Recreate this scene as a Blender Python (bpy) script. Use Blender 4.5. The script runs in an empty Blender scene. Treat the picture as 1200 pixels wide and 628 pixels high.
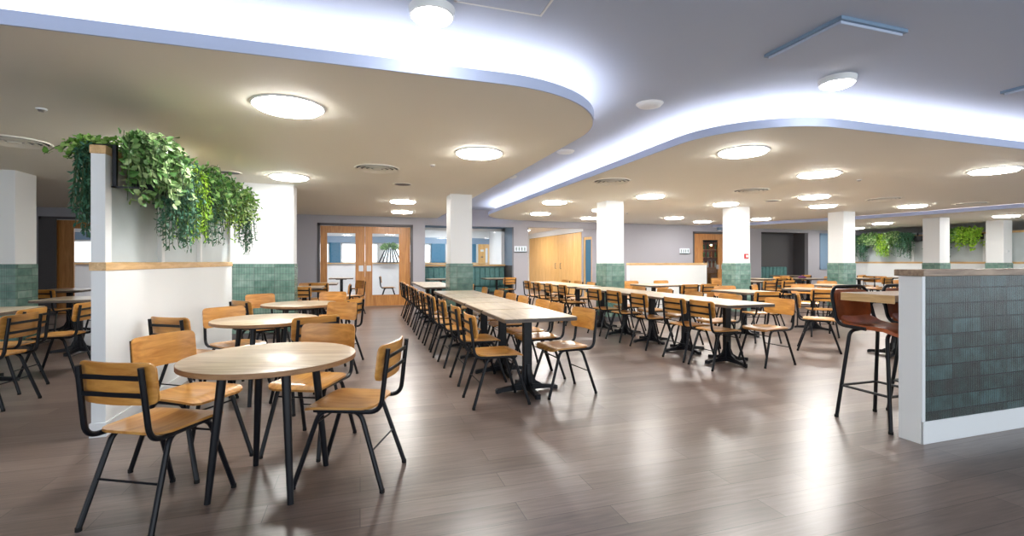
import bpy, math, random
from mathutils import Vector, Matrix
R = math.radians
PI = math.pi
random.seed(7)
scene = bpy.context.scene
COL = scene.collection

# ------------------------------------------------------------------ materials
def new_mat(name):
    m = bpy.data.materials.new(name); m.use_nodes = True
    nt = m.node_tree; b = nt.nodes['Principled BSDF']
    return m, nt, b
def plain(name, col, rough=0.5, metal=0.0, noise=0.0, scale=8.0, coat=0.0, bump=0.0, bscale=40.0):
    m, nt, b = new_mat(name)
    b.inputs['Base Color'].default_value = (*col, 1); b.inputs['Roughness'].default_value = rough
    if max(col) < .02: b.inputs['Specular IOR Level'].default_value = .3
    b.inputs['Metallic'].default_value = metal; b.inputs['Coat Weight'].default_value = coat
    if noise or bump:
        tc = nt.nodes.new('ShaderNodeTexCoord')
    if noise:
        n = nt.nodes.new('ShaderNodeTexNoise'); n.inputs['Scale'].default_value = scale; n.inputs['Detail'].default_value = 4
        nt.links.new(tc.outputs['Object'], n.inputs['Vector'])
        r = nt.nodes.new('ShaderNodeValToRGB')
        r.color_ramp.elements[0].position = .3; r.color_ramp.elements[1].position = .7
        r.color_ramp.elements[0].color = (*[c * (1 - noise) for c in col], 1)
        r.color_ramp.elements[1].color = (*[min(1, c * (1 + noise)) for c in col], 1)
        nt.links.new(n.outputs['Fac'], r.inputs['Fac']); nt.links.new(r.outputs['Color'], b.inputs['Base Color'])
    if bump:
        n2 = nt.nodes.new('ShaderNodeTexNoise'); n2.inputs['Scale'].default_value = bscale
        nt.links.new(tc.outputs['Object'], n2.inputs['Vector'])
        bp = nt.nodes.new('ShaderNodeBump'); bp.inputs['Strength'].default_value = bump; bp.inputs['Distance'].default_value = .01
        nt.links.new(n2.outputs['Fac'], bp.inputs['Height']); nt.links.new(bp.outputs['Normal'], b.inputs['Normal'])
    return m
def wood(name, c1, c2, stretch=(1.5, 14, 14), rough=0.35, scale=2.2, coat=0.0, var=0.0):
    """grain runs along local X when stretch[0] is small"""
    m, nt, b = new_mat(name)
    tc = nt.nodes.new('ShaderNodeTexCoord'); mp = nt.nodes.new('ShaderNodeMapping')
    mp.inputs['Scale'].default_value = stretch
    oi = nt.nodes.new('ShaderNodeObjectInfo')
    cmb = nt.nodes.new('ShaderNodeVectorMath'); cmb.operation = 'SCALE'
    cmb.inputs[0].default_value = (17, 31, 23); nt.links.new(oi.outputs['Random'], cmb.inputs['Scale'])
    nt.links.new(cmb.outputs['Vector'], mp.inputs['Location'])
    nt.links.new(tc.outputs['Object'], mp.inputs['Vector'])
    n = nt.nodes.new('ShaderNodeTexNoise'); n.inputs['Scale'].default_value = scale; n.inputs['Detail'].default_value = 6
    n.inputs['Roughness'].default_value = .6; n.inputs['Distortion'].default_value = .6
    nt.links.new(mp.outputs['Vector'], n.inputs['Vector'])
    r = nt.nodes.new('ShaderNodeValToRGB')
    r.color_ramp.elements[0].position = .33; r.color_ramp.elements[1].position = .68
    r.color_ramp.elements[0].color = (*c1, 1); r.color_ramp.elements[1].color = (*c2, 1)
    nt.links.new(n.outputs['Fac'], r.inputs['Fac'])
    out = r.outputs['Color']
    if var:
        hsv = nt.nodes.new('ShaderNodeHueSaturation')
        mr = nt.nodes.new('ShaderNodeMapRange'); mr.inputs['To Min'].default_value = 1 - var; mr.inputs['To Max'].default_value = 1 + var
        nt.links.new(oi.outputs['Random'], mr.inputs['Value']); nt.links.new(mr.outputs['Result'], hsv.inputs['Value'])
        nt.links.new(out, hsv.inputs['Color']); out = hsv.outputs['Color']
    nt.links.new(out, b.inputs['Base Color'])
    b.inputs['Roughness'].default_value = rough; b.inputs['Coat Weight'].default_value = coat
    b.inputs['Coat Roughness'].default_value = .15
    return m
def emit(name, col, s):
    m, nt, b = new_mat(name)
    b.inputs['Base Color'].default_value = (*col, 1)
    b.inputs['Emission Color'].default_value = (*col, 1); b.inputs['Emission Strength'].default_value = s
    return m
def tile(name, ca, cb, cc, mortar, bw, rh, rib=90.0, rough=.22):
    """ribbed glazed tiles in a straight stack; u runs along x+y, v up z (object space)"""
    m, nt, b = new_mat(name)
    tc = nt.nodes.new('ShaderNodeTexCoord'); sp = nt.nodes.new('ShaderNodeSeparateXYZ')
    nt.links.new(tc.outputs['Object'], sp.inputs['Vector'])
    ad = nt.nodes.new('ShaderNodeMath'); ad.operation = 'ADD'
    nt.links.new(sp.outputs['X'], ad.inputs[0]); nt.links.new(sp.outputs['Y'], ad.inputs[1])
    cx = nt.nodes.new('ShaderNodeCombineXYZ'); nt.links.new(ad.outputs[0], cx.inputs['X']); nt.links.new(sp.outputs['Z'], cx.inputs['Y'])
    br = nt.nodes.new('ShaderNodeTexBrick'); br.offset = 0; br.squash = 1
    br.inputs['Scale'].default_value = 1; br.inputs['Brick Width'].default_value = bw; br.inputs['Row Height'].default_value = rh
    br.inputs['Mortar Size'].default_value = .004; br.inputs['Mortar Smooth'].default_value = .3
    br.inputs['Color1'].default_value = (0, 0, 0, 1); br.inputs['Color2'].default_value = (1, 1, 1, 1); br.inputs['Mortar'].default_value = (.5, .5, .5, 1)
    nt.links.new(cx.outputs[0], br.inputs['Vector'])
    r = nt.nodes.new('ShaderNodeValToRGB'); r.color_ramp.elements.new(.5)
    for e, c in zip(r.color_ramp.elements, (ca, cb, cc)): e.color = (*c, 1)
    n = nt.nodes.new('ShaderNodeTexNoise'); n.inputs['Scale'].default_value = 9; n.inputs['Detail'].default_value = 5
    nt.links.new(cx.outputs[0], n.inputs['Vector'])
    ma = nt.nodes.new('ShaderNodeMath'); ma.operation = 'MULTIPLY_ADD'; ma.inputs[1].default_value = .55; 
    nt.links.new(br.outputs['Color'], ma.inputs[0])
    mb = nt.nodes.new('ShaderNodeMath'); mb.operation = 'MULTIPLY_ADD'; mb.inputs[1].default_value = 1.1; mb.inputs[2].default_value = -.32
    nt.links.new(n.outputs['Fac'], mb.inputs[0]); nt.links.new(mb.outputs[0], ma.inputs[2])
    nt.links.new(ma.outputs[0], r.inputs['Fac'])
    mx = nt.nodes.new('ShaderNodeMix'); mx.data_type = 'RGBA'
    nt.links.new(br.outputs['Fac'], mx.inputs['Factor']); nt.links.new(r.outputs['Color'], mx.inputs['A']); mx.inputs['B'].default_value = (*mortar, 1)
    # ribs
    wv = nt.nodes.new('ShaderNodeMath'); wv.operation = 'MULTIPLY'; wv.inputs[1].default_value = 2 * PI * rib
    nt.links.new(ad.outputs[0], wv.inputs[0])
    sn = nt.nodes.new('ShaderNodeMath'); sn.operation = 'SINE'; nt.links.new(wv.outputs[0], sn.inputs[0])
    hs = nt.nodes.new('ShaderNodeMath'); hs.operation = 'MULTIPLY_ADD'; hs.inputs[1].default_value = .3
    iv = nt.nodes.new('ShaderNodeMath'); iv.operation = 'MULTIPLY'; iv.inputs[1].default_value = -2
    nt.links.new(br.outputs['Fac'], iv.inputs[0]); nt.links.new(sn.outputs[0], hs.inputs[0]); nt.links.new(iv.outputs[0], hs.inputs[2])
    bp = nt.nodes.new('ShaderNodeBump'); bp.inputs['Strength'].default_value = .7; bp.inputs['Distance'].default_value = .004
    nt.links.new(hs.outputs[0], bp.inputs['Height']); nt.links.new(bp.outputs['Normal'], b.inputs['Normal'])
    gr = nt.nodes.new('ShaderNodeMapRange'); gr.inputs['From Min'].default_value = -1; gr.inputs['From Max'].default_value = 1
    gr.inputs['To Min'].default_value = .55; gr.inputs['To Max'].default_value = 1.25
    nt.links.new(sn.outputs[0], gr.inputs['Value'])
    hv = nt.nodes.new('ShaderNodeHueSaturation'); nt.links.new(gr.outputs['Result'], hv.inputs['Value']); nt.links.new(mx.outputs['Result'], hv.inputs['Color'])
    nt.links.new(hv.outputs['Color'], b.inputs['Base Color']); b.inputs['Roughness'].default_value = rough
    return m
def floor_mat():
    m, nt, b = new_mat('floor_planks')
    tc = nt.nodes.new('ShaderNodeTexCoord')
    br = nt.nodes.new('ShaderNodeTexBrick'); br.offset = .37
    br.inputs['Scale'].default_value = 1; br.inputs['Brick Width'].default_value = 1.22; br.inputs['Row Height'].default_value = .18
    br.inputs['Mortar Size'].default_value = .0016; br.inputs['Mortar Smooth'].default_value = .2
    br.inputs['Color1'].default_value = (0, 0, 0, 1); br.inputs['Color2'].default_value = (1, 1, 1, 1); br.inputs['Mortar'].default_value = (.5, .5, .5, 1)
    nt.links.new(tc.outputs['Object'], br.inputs['Vector'])
    mp = nt.nodes.new('ShaderNodeMapping'); mp.inputs['Scale'].default_value = (1.1, 16, 1)
    nt.links.new(tc.outputs['Object'], mp.inputs['Vector'])
    n = nt.nodes.new('ShaderNodeTexNoise'); n.inputs['Scale'].default_value = 2.6; n.inputs['Detail'].default_value = 8; n.inputs['Roughness'].default_value = .65
    n.inputs['Distortion'].default_value = .5
    nt.links.new(mp.outputs[0], n.inputs['Vector'])
    ma = nt.nodes.new('ShaderNodeMath'); ma.operation = 'MULTIPLY_ADD'; ma.inputs[1].default_value = .3
    mb = nt.nodes.new('ShaderNodeMath'); mb.operation = 'MULTIPLY_ADD'; mb.inputs[1].default_value = 1.0; mb.inputs[2].default_value = -.15
    nt.links.new(br.outputs['Color'], ma.inputs[0]); nt.links.new(n.outputs['Fac'], mb.inputs[0]); nt.links.new(mb.outputs[0], ma.inputs[2])
    r = nt.nodes.new('ShaderNodeValToRGB'); r.color_ramp.elements.new(.5)
    for e, p, c in zip(r.color_ramp.elements, (.2, .5, .85), ((.10, .071, .059), (.175, .128, .107), (.27, .207, .176))):
        e.position = p; e.color = (*c, 1)
    nt.links.new(ma.outputs[0], r.inputs['Fac'])
    mx = nt.nodes.new('ShaderNodeMix'); mx.data_type = 'RGBA'; mx.inputs['B'].default_value = (.03, .02, .016, 1)
    nt.links.new(br.outputs['Fac'], mx.inputs['Factor']); nt.links.new(r.outputs['Color'], mx.inputs['A'])
    nt.links.new(mx.outputs['Result'], b.inputs['Base Color'])
    rr = nt.nodes.new('ShaderNodeMapRange'); rr.inputs['To Min'].default_value = .25; rr.inputs['To Max'].default_value = .36
    nt.links.new(n.outputs['Fac'], rr.inputs['Value']); nt.links.new(rr.outputs['Result'], b.inputs['Roughness'])
    b.inputs['Specular IOR Level'].default_value = .85
    bp = nt.nodes.new('ShaderNodeBump'); bp.inputs['Strength'].default_value = .04; bp.inputs['Distance'].default_value = .004
    nt.links.new(n.outputs['Fac'], bp.inputs['Height']); nt.links.new(bp.outputs['Normal'], b.inputs['Normal'])
    return m
def glass_mat(name, tint=(1, 1, 1), refl=.12):
    m, nt, b = new_mat(name)
    nt.nodes.remove(b)
    t = nt.nodes.new('ShaderNodeBsdfTransparent'); t.inputs['Color'].default_value = (*tint, 1)
    g = nt.nodes.new('ShaderNodeBsdfGlossy'); g.inputs['Roughness'].default_value = .03
    lw = nt.nodes.new('ShaderNodeLayerWeight'); lw.inputs['Blend'].default_value = refl * 2
    mx = nt.nodes.new('ShaderNodeMixShader')
    nt.links.new(lw.outputs['Fresnel'], mx.inputs['Fac']); nt.links.new(t.outputs[0], mx.inputs[1]); nt.links.new(g.outputs[0], mx.inputs[2])
    nt.links.new(mx.outputs[0], nt.nodes['Material Output'].inputs['Surface'])
    return m
def leaf_mat(name, c1, c2, c3):
    m, nt, b = new_mat(name)
    g = nt.nodes.new('ShaderNodeNewGeometry'); r = nt.nodes.new('ShaderNodeValToRGB'); r.color_ramp.elements.new(.5)
    for e, c in zip(r.color_ramp.elements, (c1, c2, c3)): e.color = (*c, 1)
    nt.links.new(g.outputs['Random Per Island'], r.inputs['Fac']); nt.links.new(r.outputs['Color'], b.inputs['Base Color'])
    b.inputs['Roughness'].default_value = .45
    return m

MT = {}
MT['floor'] = floor_mat()
MT['soffit'] = plain('soffit_paint', (.83, .81, .715), .7)
MT['ceiling'] = plain('ceiling_paint', (.46, .53, .66), .6)
MT['fascia'] = plain('fascia_paint', (.50, .57, .76), .6)
MT['white'] = plain('white_paint', (.80, .82, .82), .5)
MT['lilac'] = plain('lilac_grey_paint', (.36, .352, .385), .6)
MT['slate'] = plain('dark_grey_paint', (.085, .08, .085), .55)
MT['bluegrey'] = plain('blue_grey_paint', (.20, .30, .42), .5)
MT['black'] = plain('black_metal', (.004, .005, .008), .35)
MT['iron'] = plain('black_iron', (.007, .008, .011), .42, noise=.3, scale=30)
MT['rubber'] = plain('rubber', (.01, .01, .01), .8)
MT['steel'] = plain('steel', (.5, .5, .5), .3, 1.0)
MT['ply'] = wood('chair_ply', (.43, .17, .028), (.70, .35, .085), (1.0, 9, 9), .3, 2.6, .25, .16)
MT['ply_seat'] = wood('seat_ply', (.46, .185, .032), (.74, .39, .105), (9, 1.0, 9), .3, 2.4, .3, .16)
MT['oak_top'] = wood('washed_oak', (.50, .36, .22), (.78, .64, .46), (1.2, 12, 12), .32, 2.0, .2)
MT['oak_rect'] = wood('pale_oak', (.46, .35, .23), (.74, .62, .46), (12, 1.2, 12), .28, 2.0, .25)
MT['edge'] = wood('table_edge', (.24, .12, .05), (.40, .22, .10), (3, 3, 20), .45, 3)
MT['edge_dark'] = wood('dark_table_edge', (.07, .055, .045), (.16, .12, .09), (3, 3, 20), .45, 3)
MT['rail_oak'] = wood('rail_oak', (.55, .33, .13), (.76, .51, .25), (2, 2, 18), .4, 2.4)
MT['rail_oak_y'] = wood('rail_oak_long', (.55, .33, .13), (.76, .51, .25), (14, 1.5, 14), .4, 2.4)
MT['cap_oak'] = wood('weathered_oak', (.20, .13, .085), (.42, .30, .20), (1.5, 14, 14), .45, 2.2)
MT['door_oak'] = wood('door_oak', (.38, .15, .035), (.58, .27, .075), (12, 12, 1.0), .35, 2.0, .2)
MT['cupboard'] = wood('cupboard_veneer', (.60, .33, .09), (.80, .50, .18), (10, 10, .8), .4, 1.6)
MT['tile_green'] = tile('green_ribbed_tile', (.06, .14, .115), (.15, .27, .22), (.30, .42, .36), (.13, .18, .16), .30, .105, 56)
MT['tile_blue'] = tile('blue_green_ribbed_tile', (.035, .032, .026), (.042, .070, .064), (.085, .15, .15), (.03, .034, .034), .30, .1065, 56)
MT['leather'] = plain('brown_leather', (.36, .088, .024), .33, noise=.35, scale=9, bump=.15, bscale=90)
MT['teal'] = plain('teal_upholstery', (.09, .22, .215), .6, noise=.15, scale=14)
MT['blue'] = plain('blue_panel', (.006, .115, .215), .4)
MT['glass'] = glass_mat('clear_glass', (.97, .99, 1.0))
MT['frost'] = plain('frosted_panel', (.52, .58, .59), .3, noise=.06, scale=3)
MT['lamp'] = emit('downlight_glow', (1.0, .98, .94), 32.0)
MT['lamp_cool'] = emit('bulkhead_glow', (1.0, .98, 1.0), 12.0)
MT['led'] = emit('led_strip', (.95, .92, 1.0), 7.5)
MT['led_pink'] = emit('led_strip_pink', (1.0, .84, .90), 8.0)
MT['daylight'] = emit('daylit_window', (.92, .97, 1.0), 0.75)
MT['warm'] = emit('warm_lamp', (1.0, .62, .28), 40.0)
MT['red'] = plain('red_plastic', (.45, .03, .03), .4)
MT['mark'] = plain('sign_print', (.03, .07, .07), .6)
MT['bottle_green'] = plain('green_bottle', (.05, .16, .06), .15)
MT['bottle_amber'] = plain('amber_bottle', (.35, .14, .03), .15)
MT['pale_ceramic'] = plain('pale_ceramic', (.72, .78, .85), .25)
MT['purple'] = plain('purple_cloth', (.10, .02, .09), .8, noise=.3, scale=20)
MT['soil'] = plain('trough_lining', (.02, .018, .015), .9)
MT['ivy'] = leaf_mat('ivy_leaves', (.05, .15, .03), (.13, .28, .07), (.40, .52, .24))
MT['ivy_bright'] = leaf_mat('bright_ivy_leaves', (.06, .18, .02), (.15, .34, .04), (.40, .58, .18))
MT['fern_dark'] = leaf_mat('dark_fern_leaves', (.015, .085, .05), (.04, .15, .085), (.09, .24, .13))
MT['fern_lime'] = leaf_mat('lime_fern_leaves', (.18, .42, .02), (.34, .62, .04), (.52, .76, .10))
MT['leafy'] = leaf_mat('leafy_green', (.05, .17, .04), (.13, .33, .06), (.36, .55, .18))
MT['stem'] = plain('plant_stem', (.05, .09, .03), .7)

# ------------------------------------------------------------------ mesh builder
def frame_of(d):
    d = d.normalized(); up = Vector((0, 0, 1)) if abs(d.z) < .95 else Vector((1, 0, 0))
    a = d.cross(up).normalized(); return a, a.cross(d).normalized()
class MB:
    def __init__(s): s.v = []; s.f = []
    def add(s, vs, fs):
        o = len(s.v); s.v += [tuple(p) for p in vs]; s.f += [tuple(i + o for i in f) for f in fs]; return s
    def box(s, c, d, rz=0.0, bev=0.0):
        x, y, z = d[0] / 2, d[1] / 2, d[2] / 2
        if bev:
            b = min(bev, x * .9, y * .9, z * .9); pts = []; 
            rings = [(-z, b), (-z + b, 0), (z - b, 0), (z, b)]
            for zz, ins in rings:
                X, Y = x - ins, y - ins; c2 = b * .7 if not ins else b * .5
                pts += [(X - c2, -Y, zz), (X, -Y + c2, zz), (X, Y - c2, zz), (X - c2, Y, zz), (-X + c2, Y, zz), (-X, Y - c2, zz), (-X, -Y + c2, zz), (-X + c2, -Y, zz)]
            fs = [tuple(range(7, -1, -1)), tuple(range(24, 32))]
            for r in range(3):
                for k in range(8):
                    fs.append((r * 8 + k, r * 8 + (k + 1) % 8, r * 8 + 8 + (k + 1) % 8, r * 8 + 8 + k))
        else:
            pts = [(-x, -y, -z), (x, -y, -z), (x, y, -z), (-x, y, -z), (-x, -y, z), (x, -y, z), (x, y, z), (-x, y, z)]
            fs = [(3, 2, 1, 0), (4, 5, 6, 7), (0, 1, 5, 4), (1, 2, 6, 5), (2, 3, 7, 6), (3, 0, 4, 7)]
        cs, sn = math.cos(rz), math.sin(rz)
        return s.add([(c[0] + p[0] * cs - p[1] * sn, c[1] + p[0] * sn + p[1] * cs, c[2] + p[2]) for p in pts], fs)
    def ab(s, x0, x1, y0, y1, z0, z1, bev=0.0):
        return s.box(((x0 + x1) / 2, (y0 + y1) / 2, (z0 + z1) / 2), (abs(x1 - x0), abs(y1 - y0), abs(z1 - z0)), 0, bev)
    def tube(s, path, r, n=8, flat=None):
        P = [Vector(p) for p in path]; rr = r if isinstance(r, (list, tuple)) else [r] * len(P)
        o = len(s.v); a0 = None
        for i, p in enumerate(P):
            d = (P[min(i + 1, len(P) - 1)] - P[max(i - 1, 0)]).normalized()
            if a0 is None: a, b = frame_of(d)
            else:
                a = (a0 - d * a0.dot(d)).normalized(); b = a.cross(d).normalized()
            a0 = a
            for k in range(n):
                t = 2 * PI * k / n
                s.v.append(tuple(p + a * math.cos(t) * rr[i] + b * math.sin(t) * rr[i]))
        for i in range(len(P) - 1):
            for k in range(n):
                q = o + i * n
                s.f.append((q + k, q + (k + 1) % n, q + n + (k + 1) % n, q + n + k))
        s.f.append(tuple(o + k for k in range(n - 1, -1, -1))); q = o + (len(P) - 1) * n
        s.f.append(tuple(q + k for k in range(n)))
        return s
    def lathe(s, prof, n=24, c=(0, 0, 0), close=True):
        o = len(s.v)
        for r, z in prof:
            for k in range(n):
                t = 2 * PI * k / n; s.v.append((c[0] + r * math.cos(t), c[1] + r * math.sin(t), c[2] + z))
        for i in range(len(prof) - 1):
            for k in range(n):
                q = o + i * n; s.f.append((q + k, q + (k + 1) % n, q + n + (k + 1) % n, q + n + k))
        if close:
            s.f.append(tuple(o + k for k in range(n - 1, -1, -1))); q = o + (len(prof) - 1) * n
            s.f.append(tuple(q + k for k in range(n)))
        return s
    def prism(s, poly, z0, z1):
        n = len(poly)
        return s.add([(x, y, z0) for x, y in poly] + [(x, y, z1) for x, y in poly],
                     [tuple(range(n - 1, -1, -1)), tuple(range(n, 2 * n))] + [(k, (k + 1) % n, n + (k + 1) % n, n + k) for k in range(n)])
    def band(s, a, b, z0, z1):
        """closed strip between two open polylines a and b (same length), z0..z1"""
        n = len(a); vs = [(x, y, z0) for x, y in a] + [(x, y, z0) for x, y in b] + [(x, y, z1) for x, y in a] + [(x, y, z1) for x, y in b]
        fs = []
        for k in range(n - 1):
            fs += [(k + 1, k, n + k, n + k + 1), (2 * n + k, 2 * n + k + 1, 3 * n + k + 1, 3 * n + k), (k, k + 1, 2 * n + k + 1, 2 * n + k), (n + k + 1, n + k, 3 * n + k, 3 * n + k + 1)]
        fs += [(0, 2 * n, 3 * n, n), (n - 1, 2 * n - 1, 4 * n - 1, 3 * n - 1)]
        return s.add(vs, fs)
    def sheet(s, W, H, rad, thick, fn, nx=12, taper=0.0):
        """rounded plywood sheet: fn(u,v)->(x,y,z), normal offset by fn's 4th..6th values"""
        vs = []
        for k in (0, .03, .08, .16, .3, .5, .7, .84, .92, .97, 1): vs.append(-H + 2 * H * k)
        rows = []
        for v in vs:
            w = W * (1 - taper * (1 - (v + H) / (2 * H)))
            t = H - abs(v)
            if t < rad: w -= rad - math.sqrt(max(0, rad * rad - (rad - t) ** 2))
            rows.append([(-w + 2 * w * i / nx, v) for i in range(nx + 1)])
        o = len(s.v); m = nx + 1; nr = len(rows)
        for side in (0, 1):
            for row in rows:
                for (u, v) in row:
                    x, y, z, ax, ay, az = fn(u, v); k = thick * (side - .5)
                    s.v.append((x + ax * k, y + ay * k, z + az * k))
        N = nr * m
        for i in range(nr - 1):
            for j in range(nx):
                q = o + i * m + j
                s.f.append((q, q + m, q + m + 1, q + 1)); s.f.append((q + N, q + N + 1, q + N + m + 1, q + N + m))
        bd = [j for j in range(nx + 1)] + [i * m + nx for i in range(1, nr)] + [(nr - 1) * m + j for j in range(nx - 1, -1, -1)] + [i * m for i in range(nr - 2, 0, -1)]
        for a, b in zip(bd, bd[1:] + bd[:1]): s.f.append((o + a, o + b, o + N + b, o + N + a))
        return s
    def build(s, name, mat, parent=None, smooth=False):
        me = bpy.data.meshes.new(name); me.from_pydata(s.v, [], s.f); me.update()
        import bmesh
        bm = bmesh.new(); bm.from_mesh(me); bmesh.ops.recalc_face_normals(bm, faces=bm.faces); bm.to_mesh(me); bm.free()
        if smooth:
            me.polygons.foreach_set('use_smooth', [True] * len(me.polygons))
            try: me.set_sharp_from_angle(angle=R(38))
            except Exception: pass
        me.materials.append(MT[mat] if isinstance(mat, str) else mat)
        o = bpy.data.objects.new(name, me); COL.objects.link(o)
        if parent: o.parent = parent
        return o
def bezc(pts, n=6):
    """round the inner corners of a polyline"""
    P = [Vector(p) for p in pts]; out = [P[0]]
    for i in range(1, len(P) - 1):
        a, b, c = P[i - 1], P[i], P[i + 1]
        r = min((a - b).length, (c - b).length) * .48
        r = min(r, .07)
        p0 = b + (a - b).normalized() * r; p2 = b + (c - b).normalized() * r
        for k in range(n + 1):
            t = k / n; out.append(p0 * (1 - t) ** 2 + b * 2 * t * (1 - t) + p2 * t * t)
    out.append(P[-1]); return out
def tag(o, label=None, cat=None, group=None, kind=None):
    if label: o['label'] = label
    if cat: o['category'] = cat
    if group: o['group'] = group
    if kind: o['kind'] = kind
    return o
def thing(name, label, cat, loc=(0, 0, 0), rz=0.0, group=None, kind=None):
    o = bpy.data.objects.new(name, None); COL.objects.link(o); o.empty_display_size = .1
    o.location = loc; o.rotation_euler = (0, 0, rz)
    return tag(o, label, cat, group, kind)
KIDS = {}
def kids(o): return [c for c in COL.objects if c.parent == o]
def dup(src, loc, rz=0.0, label=None, group=None):
    if src.name not in KIDS:
        KIDS[src.name] = [(c, kids(c)) for c in kids(src)]
    r = src.copy(); COL.objects.link(r); r.location = loc; r.rotation_euler = (0, 0, rz)
    if label: r['label'] = label
    if group: r['group'] = group
    for c, gs in KIDS[src.name]:
        d = c.copy(); COL.objects.link(d); d.parent = r
        for g in gs:
            e = g.copy(); COL.objects.link(e); e.parent = d
    return r
def struct(name, mb, mat, smooth=False, parent=None):
    o = mb.build(name, mat, parent, smooth); o['kind'] = 'structure'; return o
ORD = ['nearest', 'second', 'third', 'fourth', 'fifth', 'sixth', 'seventh', 'eighth', 'ninth', 'tenth', 'eleventh', 'twelfth']

# ------------------------------------------------------------------ setting
CZ = 2.51; UZ = 2.80; YW = 13.75
struct('floor', MB().ab(-9.2, 24.2, -3.5, 21, -.1, 0), 'floor')
# back wall with its openings
ops = [(-7.07, -4.35, 0, 2.30), (-1.10, 1.44, 0, 2.30), (1.78, 4.46, 0, 2.30), (4.93, 7.25, 0, 2.31), (11.01, 13.45, 0, 2.30), (14.01, 16.27, 0, 2.34), (16.85, 17.75, .95, 2.34)]
wb = MB(); x = -9.0
for a, b, z0, z1 in ops:
    wb.ab(x, a, YW, YW + .15, 0, 2.9); wb.ab(a, b, YW, YW + .15, z1, 2.9)
    if z0: wb.ab(a, b, YW, YW + .15, 0, z0)
    x = b
wb.ab(x, 24, YW, YW + .15, 0, 2.9)
struct('wall_back', wb, 'lilac')
struct('wall_left', MB().ab(-9.15, -9.0, -3.5, 21, 0, 2.9), 'lilac')
struct('wall_right', MB().ab(24, 24.15, -3.5, 21, 0, 2.9), 'white')
bb = MB(); x = -9.0
for a, b, z0, z1 in ops:
    bb.ab(x, a, YW - .015, YW, 0, .12)
    x = b
bb.ab(x, 24, YW - .015, YW, 0, .12)
struct('baseboard_back', bb, 'lilac')
struct('ceiling', MB().ab(-9.2, 24.2, -3.5, 13.9, UZ, UZ + .1), 'ceiling')

def arc(cx, cy, r, a0, a1, n=18):
    return [(cx + r * math.cos(R(a0 + (a1 - a0) * k / n)), cy + r * math.sin(R(a0 + (a1 - a0) * k / n))) for k in range(n + 1)]
def offset(pl, d):
    """offset an open polyline to its left by d"""
    out = []
    for i, p in enumerate(pl):
        a = pl[max(i - 1, 0)]; b = pl[min(i + 1, len(pl) - 1)]
        dx, dy = b[0] - a[0], b[1] - a[1]; L = math.hypot(dx, dy)
        out.append((p[0] - dy / L * d, p[1] + dx / L * d))
    return out
def cove(name, edge, rest, z, led='led', up=.08):
    """dropped ceiling: slab, upstand lip along the edge, LED strip on the ledge, riser behind. The slab lies left of the edge"""
    o = struct(name, MB().prism(edge + rest, z, z + .04), 'soffit')
    lip = MB().band(offset(edge, -.014), offset(edge, -.001), z - .001, z + up).band(offset(edge, .001), offset(edge, .02), z + .041, z + up)
    struct('fascia', lip, 'fascia', True, o)
    struct('riser', MB().band(offset(edge, .17), offset(edge, .21), z + .04, UZ), 'white', True, o)
    l = MB().band(offset(edge, .07), offset(edge, .10), z + .041, z + .055).build('led_strip', led, o)
    return o
eL = [(-9, 3.23)] + [(-5, 3.23), (-2, 3.23)] + arc(.98, 4.38, 1.15, -90, 0) + [(2.13, 7), (2.13, 10), (2.13, YW)]
cove('ceiling_left', eL, [(-9, YW)], CZ)
eR = arc(5.0, 12.02, 1.73, 90, 180, 12) + [(3.27, 9), (3.27, 6)] + arc(4.27, 4.315, 1.0, 180, 270) + [(7, 3.315), (10, 3.315), (13.75, 3.315)]
cove('ceiling_middle', eR, [(13.75, 5.0), (13.63, 6.35), (13.4, 8.2), (13.08, 9.66), (12.7, 10.6), (12.2, 11.55), (11.3, YW)], CZ)
eX = [(11.85, YW), (12.7, 11.75), (13.2, 10.7), (13.58, 9.8), (13.92, 8.3), (14.15, 6.4), (14.25, 5.0), (14.25, 3.315)]
cove('ceiling_right', eX, [(24, 3.315), (24, YW)], 2.46, 'led_pink', .09)

# columns
def column(x0, x1, y0, y1, label):
    cx, cy = (x0 + x1) / 2, (y0 + y1) / 2; w, d = x1 - x0, y1 - y0
    t = thing('column', label, 'column', (cx, cy, 0), 0, 'tiled columns in a line across the hall', 'structure')
    MB().box((0, 0, (1.215 + CZ) / 2), (w, d, CZ - 1.215)).build('shaft', 'white', t)
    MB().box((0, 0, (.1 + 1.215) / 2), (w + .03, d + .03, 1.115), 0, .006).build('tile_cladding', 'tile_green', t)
    MB().box((0, 0, .05), (w + .02, d + .02, .1)).build('plinth', 'slate', t)
    return t
column(-5.5, -4.53, 8.31, 8.76, 'white column with green tiled base at the far left, beyond the planted screen')
column(-2.03, -1.04, 8.5, 8.9, 'wide white pier with green tiled base at the end of the planted screen')
column(1.60, 2.01, 8.74, 9.15, 'white column with green tiled base standing in the long centre table row')
column(4.855, 5.26, 8.74, 9.15, 'white column with green tiled base beside the wooden cupboard opening')
cE = column(8.17, 8.57, 8.74, 9.15, 'white column with green tiled base carrying a red call point')
column(11.5, 11.9, 8.74, 9.15, 'white column with green tiled base left of the far planted screen')
column(15.06, 15.46, 8.74, 9.15, 'white column in front of the far planted screen, left of the bare one')
column(17.8, 18.2, 8.74, 9.15, 'white column with a small socket plate, at the far right')

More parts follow.
